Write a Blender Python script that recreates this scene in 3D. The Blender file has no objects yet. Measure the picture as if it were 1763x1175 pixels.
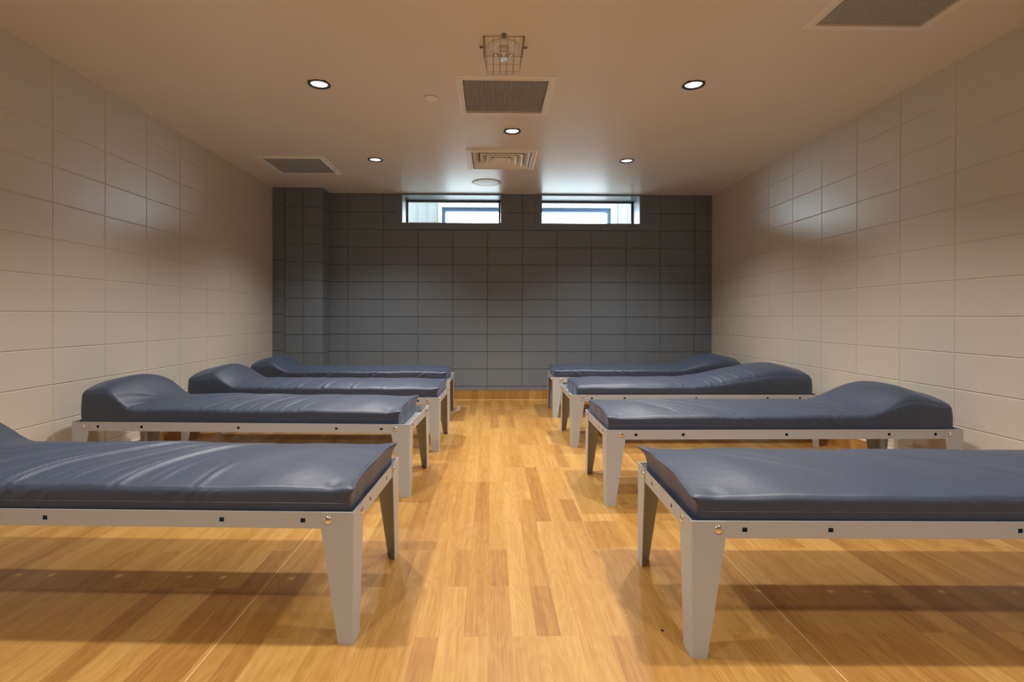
import bpy, bmesh, math, random
import numpy as np
from mathutils import Vector, Matrix

scene = bpy.context.scene
C = scene.collection
PI = math.pi

# ------------------------------------------------------------------ camera
FPX, CXP, CYP = 924.96, 864.29, 548.29
YAW, PITCH, ROLL, ZCAM = -0.01932, -0.0032, 0.00209, 0.98389
def cam_rows(yaw, pitch, roll):
    cy, sy, cp, sp, cr, sr = math.cos(yaw), math.sin(yaw), math.cos(pitch), math.sin(pitch), math.cos(roll), math.sin(roll)
    Rz = np.array([[cy, sy, 0], [-sy, cy, 0], [0, 0, 1]])
    M = np.array([[1, 0, 0], [0, 0, -1], [0, 1, 0]]) @ Rz
    P = np.array([[1, 0, 0], [0, cp, sp], [0, -sp, cp]])
    Q = np.array([[cr, -sr, 0], [sr, cr, 0], [0, 0, 1]])
    return Q @ P @ M
_r = cam_rows(YAW, PITCH, ROLL)
cd = bpy.data.cameras.new('camera')
cam = bpy.data.objects.new('camera', cd)
C.objects.link(cam)
cd.sensor_fit = 'HORIZONTAL'
cd.sensor_width = 36.0
cd.lens = FPX / 1763 * 36.0
cd.shift_x = (881.5 - CXP) / 1763
cd.shift_y = (CYP - 587.5) / 1763
cd.clip_start = 0.05
cam.matrix_world = Matrix(((_r[0][0], -_r[1][0], -_r[2][0], 0), (_r[0][1], -_r[1][1], -_r[2][1], 0),
                           (_r[0][2], -_r[1][2], -_r[2][2], ZCAM), (0, 0, 0, 1)))
scene.camera = cam

# ------------------------------------------------------------------ sky and exposure
SKY = 15.0
LAMP_W = 112.0
LAMP_COL = (1.0, 0.95, 0.90)
w = bpy.data.worlds.new('World')
scene.world = w
w.use_nodes = True
bg = w.node_tree.nodes['Background']
bg.inputs[0].default_value = (0.72, 0.87, 1.0, 1)
bg.inputs[1].default_value = SKY
scene.view_settings.view_transform = 'Standard'
scene.view_settings.look = 'None'
scene.view_settings.gamma = 1
scene.view_settings.use_curve_mapping = False
scene.view_settings.exposure = 0.24
try:
    scene.cycles.max_bounces = 10
    scene.cycles.diffuse_bounces = 6
    scene.cycles.use_denoising = True
    scene.cycles.sample_clamp_indirect = 6
except Exception:
    pass

# ------------------------------------------------------------------ room numbers (metres)
XL, XR, D, DP, H = 2.442, 2.595, 6.287, 6.032, 2.417
YR = -1.9                       # wall behind the camera
XP = -1.887                     # right side of the pilaster
CH, CB = 0.2032, 0.4064         # block course and block length
ZL, ZR, ZB = 1.0035, 0.9878, 0.9784

# ------------------------------------------------------------------ materials
def new_mat(name):
    m = bpy.data.materials.new(name)
    m.use_nodes = True
    nt = m.node_tree
    b = nt.nodes['Principled BSDF']
    return m, nt, b
def N(nt, t, **kw):
    n = nt.nodes.new(t)
    for k, v in kw.items(): setattr(n, k, v)
    return n
def mathn(nt, op, a, b=None, c=None):
    n = N(nt, 'ShaderNodeMath', operation=op)
    for i, v in enumerate((a, b, c)):
        if v is None: continue
        if isinstance(v, (int, float)): n.inputs[i].default_value = v
        else: nt.links.new(v, n.inputs[i])
    return n.outputs[0]
def noise_bump(nt, b, scale, strength, dist=0.002, detail=3, base=None):
    tc = N(nt, 'ShaderNodeTexCoord')
    nz = N(nt, 'ShaderNodeTexNoise')
    nz.inputs['Scale'].default_value = scale
    nz.inputs['Detail'].default_value = detail
    nt.links.new(tc.outputs['Object'], nz.inputs['Vector'])
    bp = N(nt, 'ShaderNodeBump')
    bp.inputs['Strength'].default_value = strength
    bp.inputs['Distance'].default_value = dist
    nt.links.new(nz.outputs[0], bp.inputs['Height'])
    nt.links.new(bp.outputs[0], b.inputs['Normal'])
    return nz, bp
def mat_plain(name, col, rough=0.5, metal=0.0, spec=0.5, bump=None, vary=0.04, coat=0.0):
    m, nt, b = new_mat(name)
    b.inputs['Roughness'].default_value = rough
    b.inputs['Metallic'].default_value = metal
    b.inputs['Specular IOR Level'].default_value = spec
    b.inputs['Coat Weight'].default_value = coat
    tc = N(nt, 'ShaderNodeTexCoord')
    nz = N(nt, 'ShaderNodeTexNoise')
    nz.inputs['Scale'].default_value = 3.0
    nz.inputs['Detail'].default_value = 4
    nt.links.new(tc.outputs['Object'], nz.inputs['Vector'])
    mx = N(nt, 'ShaderNodeMix', data_type='RGBA')
    mx.inputs['A'].default_value = tuple(c * (1 - vary) for c in col) + (1,)
    mx.inputs['B'].default_value = tuple(min(1, c * (1 + vary)) for c in col) + (1,)
    nt.links.new(nz.outputs[0], mx.inputs['Factor'])
    nt.links.new(mx.outputs['Result'], b.inputs['Base Color'])
    if bump: noise_bump(nt, b, *bump)
    return m

M_cream = mat_plain('cream block paint', (0.655, 0.62, 0.545), 0.30, spec=0.5, bump=(160, 0.2, 0.0012), vary=0.02)
M_grey = mat_plain('slate grey block paint', (0.178, 0.214, 0.252), 0.36, spec=0.5, bump=(140, 0.6, 0.0014), vary=0.03)
M_ceil = mat_plain('cream ceiling paint', (0.87, 0.82, 0.75), 0.33, spec=0.5, bump=(30, 0.10, 0.0012), vary=0.01)
M_frame = mat_plain('grey powder coat', (0.455, 0.48, 0.495), 0.38, spec=0.5, bump=(700, 0.15, 0.0004), vary=0.02)
M_chrome = mat_plain('chrome', (0.85, 0.85, 0.85), 0.12, metal=1.0, vary=0.0)
M_white = mat_plain('white enamel', (0.92, 0.89, 0.84), 0.4, vary=0.01)
M_grille = mat_plain('grille aluminium', (0.42, 0.43, 0.45), 0.5, vary=0.01)
M_dark = mat_plain('black steel', (0.02, 0.02, 0.022), 0.5, vary=0.0)
M_duct = mat_plain('duct interior', (0.24, 0.24, 0.24), 0.7, vary=0.0)
M_wire = mat_plain('galvanised wire', (0.36, 0.27, 0.18), 0.35, metal=0.8, vary=0.0)
M_wframe = mat_plain('dark bloom tinted window frame', (0.045, 0.08, 0.15), 0.35, vary=0.0)  # blue of the window bloom put into the frame colour
M_oframe = mat_plain('blue grey outer frame', (0.045, 0.085, 0.15), 0.5, vary=0.0)
M_reveal = mat_plain('grey reveal paint', (0.30, 0.31, 0.31), 0.35, vary=0.02)
M_siding = mat_plain('pale siding', (0.31, 0.31, 0.295), 0.6, vary=0.02)
M_band = mat_plain('white outer trim', (0.62, 0.62, 0.60), 0.6, vary=0.0)
M_paper = mat_plain('white paper', (0.75, 0.73, 0.70), 0.7, vary=0.03)
M_white2 = mat_plain('white speaker enamel', (0.88, 0.89, 0.90), 0.4, vary=0.02)
M_cap = mat_plain('grey cap strip', (0.20, 0.20, 0.20), 0.35, vary=0.0)

def mat_lens():
    m, nt, b = new_mat('lit lamp lens')
    tc = N(nt, 'ShaderNodeTexCoord')
    vo = N(nt, 'ShaderNodeTexVoronoi')
    vo.inputs['Scale'].default_value = 90
    nt.links.new(tc.outputs['Object'], vo.inputs['Vector'])
    mr = N(nt, 'ShaderNodeMapRange')
    mr.inputs['From Max'].default_value = 0.6
    mr.inputs['To Min'].default_value = 3.2
    mr.inputs['To Max'].default_value = 0.9
    nt.links.new(vo.outputs['Distance'], mr.inputs['Value'])
    b.inputs['Base Color'].default_value = (0.8, 0.8, 0.8, 1)
    b.inputs['Emission Color'].default_value = (0.92, 1.0, 0.97, 1)
    nt.links.new(mr.outputs[0], b.inputs['Emission Strength'])
    return m
M_lens = mat_lens()

def mat_glass():
    m = bpy.data.materials.new('window glass')
    m.use_nodes = True
    nt = m.node_tree
    for n in list(nt.nodes): nt.nodes.remove(n)
    o = N(nt, 'ShaderNodeOutputMaterial')
    t = N(nt, 'ShaderNodeBsdfTransparent')
    t.inputs[0].default_value = (0.93, 0.96, 0.95, 1)
    g = N(nt, 'ShaderNodeBsdfGlossy')
    g.inputs['Roughness'].default_value = 0.02
    f = N(nt, 'ShaderNodeFresnel')
    f.inputs[0].default_value = 1.45
    x = N(nt, 'ShaderNodeMixShader')
    nt.links.new(f.outputs[0], x.inputs[0]); nt.links.new(t.outputs[0], x.inputs[1])
    nt.links.new(g.outputs[0], x.inputs[2]); nt.links.new(x.outputs[0], o.inputs[0])
    return m
M_glass = mat_glass()
M_clear = M_glass

def mat_fabric():
    m, nt, b = new_mat('navy coated nylon')
    b.inputs['Base Color'].default_value = (0.031, 0.049, 0.088, 1)
    b.inputs['Roughness'].default_value = 0.47
    b.inputs['Specular IOR Level'].default_value = 0.72
    b.inputs['Sheen Weight'].default_value = 0.20
    b.inputs['Sheen Roughness'].default_value = 0.4
    b.inputs['Sheen Tint'].default_value = (0.6, 0.7, 1, 1)
    tc = N(nt, 'ShaderNodeTexCoord')
    n1 = N(nt, 'ShaderNodeTexNoise'); n1.inputs['Scale'].default_value = 9; n1.inputs['Detail'].default_value = 5
    n2 = N(nt, 'ShaderNodeTexNoise'); n2.inputs['Scale'].default_value = 900; n2.inputs['Detail'].default_value = 1
    nt.links.new(tc.outputs['Object'], n1.inputs['Vector']); nt.links.new(tc.outputs['Object'], n2.inputs['Vector'])
    b1 = N(nt, 'ShaderNodeBump'); b1.inputs['Strength'].default_value = 0.25; b1.inputs['Distance'].default_value = 0.012
    b2 = N(nt, 'ShaderNodeBump'); b2.inputs['Strength'].default_value = 0.25; b2.inputs['Distance'].default_value = 0.0004
    nt.links.new(n1.outputs[0], b1.inputs['Height']); nt.links.new(n2.outputs[0], b2.inputs['Height'])
    nt.links.new(b1.outputs[0], b2.inputs['Normal']); nt.links.new(b2.outputs[0], b.inputs['Normal'])
    return m
M_fabric = mat_fabric()
M_seam = mat_plain('navy seam cord', (0.075, 0.09, 0.13), 0.45, vary=0.0)

def mat_wood(name, mode):
    """printed timber strips; mode 'floor' runs along y, 'x'/'y' = upturned base with the grain standing up"""
    m, nt, b = new_mat(name)
    tc = N(nt, 'ShaderNodeTexCoord')
    sp = N(nt, 'ShaderNodeSeparateXYZ')
    nt.links.new(tc.outputs['Object'], sp.inputs[0])
    X, Y, Z = sp.outputs
    if mode == 'floor': A, L = X, Y
    elif mode == 'x': A, L = X, mathn(nt, 'SUBTRACT', 0.0, Z)
    else: A, L = Y, mathn(nt, 'MULTIPLY', Z, 1.0)
    PW, PG = 0.0752, 0.3085
    ca = mathn(nt, 'DIVIDE', mathn(nt, 'ADD', A, 0.010 + PW * 100), PW)
    ci = mathn(nt, 'FLOOR', ca)
    fa = mathn(nt, 'FRACT', ca)
    wn = N(nt, 'ShaderNodeTexWhiteNoise', noise_dimensions='1D')
    nt.links.new(ci, wn.inputs['W'])
    off = mathn(nt, 'FLOOR', mathn(nt, 'MULTIPLY', wn.outputs[0], 2.999))
    lg = mathn(nt, 'DIVIDE', mathn(nt, 'ADD', L, -1.647 + PG * 60), PG)
    lj = mathn(nt, 'DIVIDE', mathn(nt, 'ADD', lg, off), 3.0)
    # half the columns break into two thirds / one third
    cj = mathn(nt, 'FLOOR', lj)
    fj = mathn(nt, 'FRACT', lj)
    w2 = N(nt, 'ShaderNodeTexWhiteNoise', noise_dimensions='2D')
    cv = N(nt, 'ShaderNodeCombineXYZ'); nt.links.new(ci, cv.inputs[0]); nt.links.new(cj, cv.inputs[1])
    nt.links.new(cv.outputs[0], w2.inputs['Vector'])
    brk = mathn(nt, 'MULTIPLY', mathn(nt, 'GREATER_THAN', w2.outputs[0], 0.55), mathn(nt, 'GREATER_THAN', fj, 0.6667))
    cj2 = mathn(nt, 'ADD', mathn(nt, 'MULTIPLY', cj, 2.0), brk)
    cv2 = N(nt, 'ShaderNodeCombineXYZ'); nt.links.new(ci, cv2.inputs[0]); nt.links.new(cj2, cv2.inputs[1])
    w3 = N(nt, 'ShaderNodeTexWhiteNoise', noise_dimensions='2D')
    nt.links.new(cv2.outputs[0], w3.inputs['Vector'])
    rnd = w3.outputs[0]
    sepc = N(nt, 'ShaderNodeSeparateColor'); nt.links.new(w3.outputs['Color'], sepc.inputs[0])
    # grain coordinates: stretched along the strip, shifted per strip
    gv = N(nt, 'ShaderNodeCombineXYZ')
    nt.links.new(mathn(nt, 'ADD', mathn(nt, 'MULTIPLY', A, 1.0), mathn(nt, 'MULTIPLY', rnd, 37.0)), gv.inputs[0])
    nt.links.new(mathn(nt, 'ADD', mathn(nt, 'MULTIPLY', L, 0.022), mathn(nt, 'MULTIPLY', sepc.outputs[1], 19.0)), gv.inputs[1])
    n1 = N(nt, 'ShaderNodeTexNoise'); n1.inputs['Scale'].default_value = 26; n1.inputs['Detail'].default_value = 6; n1.inputs['Roughness'].default_value = 0.62
    n1.inputs['Distortion'].default_value = 0.3
    nt.links.new(gv.outputs[0], n1.inputs['Vector'])
    # cathedral figure: distance rings around a line in the strip
    n2 = N(nt, 'ShaderNodeTexNoise'); n2.inputs['Scale'].default_value = 9; n2.inputs['Detail'].default_value = 2
    gv2 = N(nt, 'ShaderNodeCombineXYZ')
    nt.links.new(mathn(nt, 'ADD', A, mathn(nt, 'MULTIPLY', rnd, 23.0)), gv2.inputs[0])
    nt.links.new(mathn(nt, 'ADD', mathn(nt, 'MULTIPLY', L, 0.2), mathn(nt, 'MULTIPLY', sepc.outputs[2], 31.0)), gv2.inputs[1])
    nt.links.new(gv2.outputs[0], n2.inputs['Vector'])
    rings = mathn(nt, 'SINE', mathn(nt, 'MULTIPLY', n2.outputs[0], 70.0))
    n3 = N(nt, 'ShaderNodeTexNoise'); n3.inputs['Scale'].default_value = 190; n3.inputs['Detail'].default_value = 2
    nt.links.new(gv.outputs[0], n3.inputs['Vector'])
    fac = mathn(nt, 'ADD', mathn(nt, 'ADD', mathn(nt, 'MULTIPLY', rnd, 0.40), 0.02), mathn(nt, 'MULTIPLY', n1.outputs[0], 0.66))
    fac = mathn(nt, 'ADD', fac, mathn(nt, 'MULTIPLY', rings, 0.05))
    fac = mathn(nt, 'ADD', fac, mathn(nt, 'MULTIPLY', mathn(nt, 'SUBTRACT', n3.outputs[0], 0.5), 0.52))
    cr = N(nt, 'ShaderNodeValToRGB')
    cr.color_ramp.elements[0].position = 0.18; cr.color_ramp.elements[0].color = (0.285, 0.128, 0.028, 1)
    cr.color_ramp.elements[1].position = 0.92; cr.color_ramp.elements[1].color = (0.545, 0.330, 0.102, 1)
    e = cr.color_ramp.elements.new(0.52); e.color = (0.415, 0.215, 0.050, 1)
    nt.links.new(fac, cr.inputs[0])
    col = cr.outputs[0]
    if mode == 'floor':
        # welded sheet seams: fine pale lines
        s = None
        for sx in (-0.8225, 0.962):
            k = mathn(nt, 'LESS_THAN', mathn(nt, 'ABSOLUTE', mathn(nt, 'SUBTRACT', X, sx)), 0.0016)
            s = k if s is None else mathn(nt, 'MAXIMUM', s, k)
        mx = N(nt, 'ShaderNodeMix', data_type='RGBA')
        nt.links.new(mathn(nt, 'MULTIPLY', s, 0.75), mx.inputs['Factor'])
        nt.links.new(col, mx.inputs['A'])
        mx.inputs['B'].default_value = (0.78, 0.58, 0.34, 1)
        col = mx.outputs['Result']
    nt.links.new(col, b.inputs['Base Color'])
    b.inputs['Roughness'].default_value = 0.38
    b.inputs['Specular IOR Level'].default_value = 0.45
    bp = N(nt, 'ShaderNodeBump'); bp.inputs['Strength'].default_value = 0.12; bp.inputs['Distance'].default_value = 0.0006
    nt.links.new(n3.outputs[0], bp.inputs['Height']); nt.links.new(bp.outputs[0], b.inputs['Normal'])
    return m
M_floor = mat_wood('timber look sheet floor', 'floor')
M_base_x = mat_wood('timber look base back', 'x')
M_base_y = mat_wood('timber look base side', 'y')

# ------------------------------------------------------------------ object helpers
def link(name, me, m=None, parent=None, loc=None):
    o = bpy.data.objects.new(name, me)
    if m is not None and me is not None: me.materials.append(m)
    C.objects.link(o)
    if parent is not None: o.parent = parent
    if loc is not None: o.location = loc
    return o
def mesh(name, verts, faces, m=None, parent=None, smooth=False, loc=None):
    me = bpy.data.meshes.new(name)
    me.from_pydata([tuple(map(float, v)) for v in verts], [], [tuple(map(int, f)) for f in faces])
    me.update()
    if smooth: me.polygons.foreach_set('use_smooth', [True] * len(me.polygons))
    return link(name, me, m, parent, loc)
def from_bm(name, bm, m, parent=None, smooth=False, loc=None):
    bmesh.ops.recalc_face_normals(bm, faces=bm.faces)
    me = bpy.data.meshes.new(name)
    bm.to_mesh(me); bm.free()
    if smooth: me.polygons.foreach_set('use_smooth', [True] * len(me.polygons))
    return link(name, me, m, parent, loc)
def thing(name, label, cat, loc=(0, 0, 0), rz=0, group=None):
    o = bpy.data.objects.new(name, None)
    C.objects.link(o)
    o.empty_display_size = 0.1
    o.location = loc; o.rotation_euler = (0, 0, rz)
    tag(o, label, cat, group)
    return o
def tag(o, label, cat, group=None):
    o['label'] = label; o['category'] = cat
    if group: o['group'] = group
    return o
def struct(o): o['kind'] = 'structure'; return o
def add_box(bm, x0, x1, y0, y1, z0, z1, bevel=0):
    vs = [bm.verts.new((x, y, z)) for x in (x0, x1) for y in (y0, y1) for z in (z0, z1)]
    fs = [bm.faces.new([vs[i] for i in f]) for f in ((0, 1, 3, 2), (4, 6, 7, 5), (0, 4, 5, 1), (2, 3, 7, 6), (0, 2, 6, 4), (1, 5, 7, 3))]
    if bevel:
        es = set(e for f in fs for e in f.edges)
        bmesh.ops.bevel(bm, geom=list(es), offset=bevel, segments=2, affect='EDGES')
def add_lathe(bm, prof, cx=0, cy=0, n=40):
    """prof: list of (r, z); closed at r=0 ends"""
    rings = []
    for r, z in prof:
        if r < 1e-6: rings.append([bm.verts.new((cx, cy, z))])
        else: rings.append([bm.verts.new((cx + r * math.cos(2 * PI * i / n), cy + r * math.sin(2 * PI * i / n), z)) for i in range(n)])
    for a, b in zip(rings, rings[1:]):
        for i in range(n):
            j = (i + 1) % n
            if len(a) == 1 and len(b) == 1: continue
            if len(a) == 1: bm.faces.new((a[0], b[i], b[j]))
            elif len(b) == 1: bm.faces.new((a[i], b[0], a[j]))
            else: bm.faces.new((a[i], b[i], b[j], a[j]))
def add_tube(bm, pts, r, n=6, taper=False):
    pts = [Vector(p) for p in pts]
    rings = []
    up = None
    for i, p in enumerate(pts):
        t = (pts[min(i + 1, len(pts) - 1)] - pts[max(i - 1, 0)]).normalized()
        if up is None:
            up = Vector((0, 0, 1)) if abs(t.z) < 0.9 else Vector((1, 0, 0))
        a = t.cross(up).normalized(); bb = a.cross(t).normalized(); up = bb
        rr = r
        if taper and i in (0, len(pts) - 1): rr = r * 0.35
        rings.append([bm.verts.new(p + a * rr * math.cos(2 * PI * k / n) + bb * rr * math.sin(2 * PI * k / n)) for k in range(n)])
    for a, b in zip(rings, rings[1:]):
        for k in range(n):
            bm.faces.new((a[k], a[(k + 1) % n], b[(k + 1) % n], b[k]))
    bm.faces.new(rings[0][::-1]); bm.faces.new(rings[-1])
def cell_plate(us, vs, keep, thick, place):
    """solid plate from grid cells; keep(uc, vc) tells which cells exist; place(u, v, w) -> xyz, w in (0, thick)"""
    us = sorted(set(round(u, 5) for u in us)); vs = sorted(set(round(v, 5) for v in vs))
    V = {}; verts = []; faces = []
    def vid(i, j, k):
        if (i, j, k) not in V:
            V[(i, j, k)] = len(verts); verts.append(place(us[i], vs[j], thick * k))
        return V[(i, j, k)]
    K = [[keep((us[i] + us[i + 1]) / 2, (vs[j] + vs[j + 1]) / 2) for j in range(len(vs) - 1)] for i in range(len(us) - 1)]
    g = lambda i, j: 0 <= i < len(us) - 1 and 0 <= j < len(vs) - 1 and K[i][j]
    for i in range(len(us) - 1):
        for j in range(len(vs) - 1):
            if not K[i][j]: continue
            for k in (0, 1):
                f = [vid(i, j, k), vid(i + 1, j, k), vid(i + 1, j + 1, k), vid(i, j + 1, k)]
                faces.append(f if k else f[::-1])
            if not g(i - 1, j): faces.append([vid(i, j, 0), vid(i, j, 1), vid(i, j + 1, 1), vid(i, j + 1, 0)])
            if not g(i + 1, j): faces.append([vid(i + 1, j, 1), vid(i + 1, j, 0), vid(i + 1, j + 1, 0), vid(i + 1, j + 1, 1)])
            if not g(i, j - 1): faces.append([vid(i, j, 1), vid(i, j, 0), vid(i + 1, j, 0), vid(i + 1, j, 1)])
            if not g(i, j + 1): faces.append([vid(i, j + 1, 0), vid(i, j + 1, 1), vid(i + 1, j + 1, 1), vid(i + 1, j + 1, 0)])
    return verts, faces

# ------------------------------------------------------------------ block walls
def joint_lines(lo, hi, joints, w=0.0045):
    out = {round(lo, 5): 0.0, round(hi, 5): 0.0}
    for j in joints:
        if j < lo - 0.01 or j > hi + 0.01: continue
        for d, dep in ((-w, 0), (-w * 0.55, 0.8), (0, 1), (w * 0.55, 0.8), (w, 0)):
            q = j + d
            if lo < q < hi: out[round(q, 5)] = dep
    return out
def block_wall(name, P, U, V, Nn, ul, vl, uj, vj, m, holes=(), depth=0.005, extra_u=(), back=0.1, ext=True):
    """P origin, U/V directions, Nn normal into the room; joints are real grooves"""
    P, U, V, Nn = map(Vector, (P, U, V, Nn))
    du, dv = joint_lines(0, ul, uj), joint_lines(0, vl, vj)
    for (a, b, c, d) in holes:
        for q in (a, b): du.setdefault(round(q, 5), 0)
        for q in (c, d): dv.setdefault(round(q, 5), 0)
    if ext: du[-0.02] = dv[-0.01] = 0; du[ul + 0.02] = 0; dv[vl + 0.006] = 0
    us, vs = sorted(du), sorted(dv)
    verts, faces = [], []
    for u in us:
        for v in vs:
            dd = max(du[u], dv[v]) * depth
            verts.append(P + U * u + V * v - Nn * dd)
    nv = len(vs)
    flip = U.cross(V).dot(Nn) < 0
    for i in range(len(us) - 1):
        for j in range(nv - 1):
            uc, vc = (us[i] + us[i + 1]) / 2, (vs[j] + vs[j + 1]) / 2
            if any(a < uc < b and c < vc < d for a, b, c, d in holes): continue
            f = (i * nv + j, (i + 1) * nv + j, (i + 1) * nv + j + 1, i * nv + j + 1)
            faces.append(f[::-1] if flip else f)
    # a back skin and rim so that the wall has thickness
    n0 = len(verts)
    for u in (0, ul):
        for v in (0, vl): verts.append(P + U * u + V * v - Nn * back)
    if not holes: faces.append((n0, n0 + 1, n0 + 3, n0 + 2))
    return mesh(name, verts, faces, m)
def joints(ref, step, lo, hi):
    k0 = math.ceil((lo - ref) / step); k1 = math.floor((hi - ref) / step)
    return [ref + k * step for k in range(k0, k1 + 1)]

# left wall (runs along +y), right wall, back wall, pilaster, rear wall
YL0, YR0, XB0 = 3.037, 2.9604, -1.6736
LY = DP - YR
struct(block_wall('wall_left', (-XL, YR, 0), (0, 1, 0), (0, 0, 1), (1, 0, 0), LY, H,
                  [q - YR for q in joints(YL0, CB, YR, DP)], [q for q in joints(ZL, CH, 0, H - 0.08)], M_cream, depth=0.004))
RY = D - YR
struct(block_wall('wall_right', (XR, YR, 0), (0, 1, 0), (0, 0, 1), (-1, 0, 0), RY, H,
                  [q - YR for q in joints(YR0, CB, YR, D)], [q for q in joints(ZR, CH, 0, H - 0.1)], M_cream, depth=0.004))
# windows: outer edges of openings on the wall plane
WIN = [(-1.041, 0.104), (0.587, 1.735)]
WZ0, WZ1 = 2.078, 2.399
BW = XR - XP
bz = [q for q in joints(ZB, CH, 0, H - 0.05)]
struct(block_wall('wall_back', (XP, D, 0), (1, 0, 0), (0, 0, 1), (0, -1, 0), BW, H,
                  [q - XP for q in joints(XB0, CB, XP + 0.02, XR)], bz, M_grey,
                  holes=[(a - XP, b - XP, WZ0, WZ1) for a, b in WIN], depth=0.008))
# pilaster front (half blocks) with the narrow strip against the left wall, and its side
def pilaster():
    bm = bmesh.new()
    sx = -2.307
    for P, U, Nn, ul, uj, vj in (((sx, DP, 0), (1, 0, 0), (0, -1, 0), XP - sx, [0, -2.101 - sx], bz),
                                 ((-XL, DP, 0), (1, 0, 0), (0, -1, 0), sx + XL, [sx + XL], joints(ZL, CH, 0, H - 0.08)),
                                 ((XP, DP, 0), (0, 1, 0), (1, 0, 0), D - DP, [], bz)):
        o = block_wall('tmp', P, U, (0, 0, 1), Nn, ul, H, uj, vj, None, ext=False, depth=0.007)
        me = o.data
        bm.from_mesh(me)
        bpy.data.objects.remove(o); bpy.data.meshes.remove(me)
    me = bpy.data.meshes.new('wall_pilaster'); bm.to_mesh(me); bm.free()
    return struct(link('wall_pilaster', me, M_grey))
pilaster()
struct(block_wall('wall_rear', (-XL, YR, 0), (1, 0, 0), (0, 0, 1), (0, 1, 0), XL + XR, H,
                  joints(0.2, CB, 0, XL + XR), joints(ZL, CH, 0, H - 0.08), M_cream))
# floor and ceiling
bm = bmesh.new(); add_box(bm, -XL - 0.1, XR + 0.1, YR - 0.1, D + 0.1, -0.1, 0.0)
struct(from_bm('floor', bm, M_floor))

# ------------------------------------------------------------------ beds
BL, BWD, BH = 1.883, 0.63, 0.396
HOLES = [0.151, 0.398, 0.9415, 1.485, 1.732]
RAILH = 0.050
def hole_plate(length, holes, place, z0=BH - RAILH, z1=BH, t=0.0025, zc=0.370, hw=0.0076):
    us = [0, length]; vs = [z0, zc - hw * 0.92, zc + hw * 0.92, z1]
    for h in holes: us += [h - hw, h + hw]
    keep = lambda u, v: not (abs(v - zc) < hw * 0.9 and any(abs(u - h) < hw for h in holes))
    return cell_plate(us, vs, keep, t, place)
def leg_bm(w_top=(0.098, 0.105), w_bot=(0.046, 0.068), t=0.003, r=0.006):
    """L-angle leg; corner at origin, arms along +x (a) and +y (b); outer faces on x=0 / y=0 planes"""
    bm = bmesh.new()
    levels = [0.0, BH - RAILH, BH]
    rings = []
    for z in levels:
        k = 0 if z == 0 else 1
        a = w_bot[0] if k == 0 else w_top[0]
        b = w_bot[1] if k == 0 else w_top[1]
        outer = [(a, 0)] + [(r - r * math.sin(q), r - r * math.cos(q)) for q in np.linspace(0, PI / 2, 5)] + [(0, b)]
        inner = [(t, b)] + [(r - (r - t) * math.sin(q), r - (r - t) * math.cos(q)) for q in np.linspace(PI / 2, 0, 5)] + [(a, t)]
        rings.append([bm.verts.new((x, y, z)) for x, y in outer + inner])
    n = len(rings[0])
    for A, B in zip(rings, rings[1:]):
        for i in range(n):
            j = (i + 1) % n
            bm.faces.new((A[i], A[j], B[j], B[i]))
    h = n // 2
    for R_ in (rings[0], rings[-1]):
        for i in range(h - 1):
            bm.faces.new((R_[i], R_[i + 1], R_[n - 2 - i], R_[n - 1 - i]))
    # foot gusset: small triangular plate folded in at the bottom
    g = [(t, t), (w_bot[0] - 0.002, t), (t, w_bot[1] - 0.004)]
    vs0 = [bm.verts.new((x, y, 0.001)) for x, y in g]; vs1 = [bm.verts.new((x, y, 0.004)) for x, y in g]
    bm.faces.new(vs0[::-1]); bm.faces.new(vs1)
    for i in range(3): bm.faces.new((vs0[i], vs0[(i + 1) % 3], vs1[(i + 1) % 3], vs1[i]))
    return bm
def bolt_bm():
    bm = bmesh.new()
    R0, hh = 0.0128, 0.0066
    prof = [(0, hh)] + [(R0 * math.sin(a), hh * math.cos(a)) for a in np.linspace(0.2, PI / 2, 7)] + [(R0, -0.001), (0.0, -0.001)]
    add_lathe(bm, prof, n=24)
    return bm
_meshes = {}
def shared(key, maker, mat_, smooth=False):
    if key not in _meshes:
        bm = maker(); bmesh.ops.recalc_face_normals(bm, faces=bm.faces)
        me = bpy.data.meshes.new(key); bm.to_mesh(me); bm.free()
        if smooth: me.polygons.foreach_set('use_smooth', [True] * len(me.polygons))
        me.materials.append(mat_)
        _meshes[key] = me
    return _meshes[key]
def sub(name, me, parent, mtx):
    o = bpy.data.objects.new(name, me); C.objects.link(o); o.parent = parent
    o.matrix_local = mtx
    return o
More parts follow.
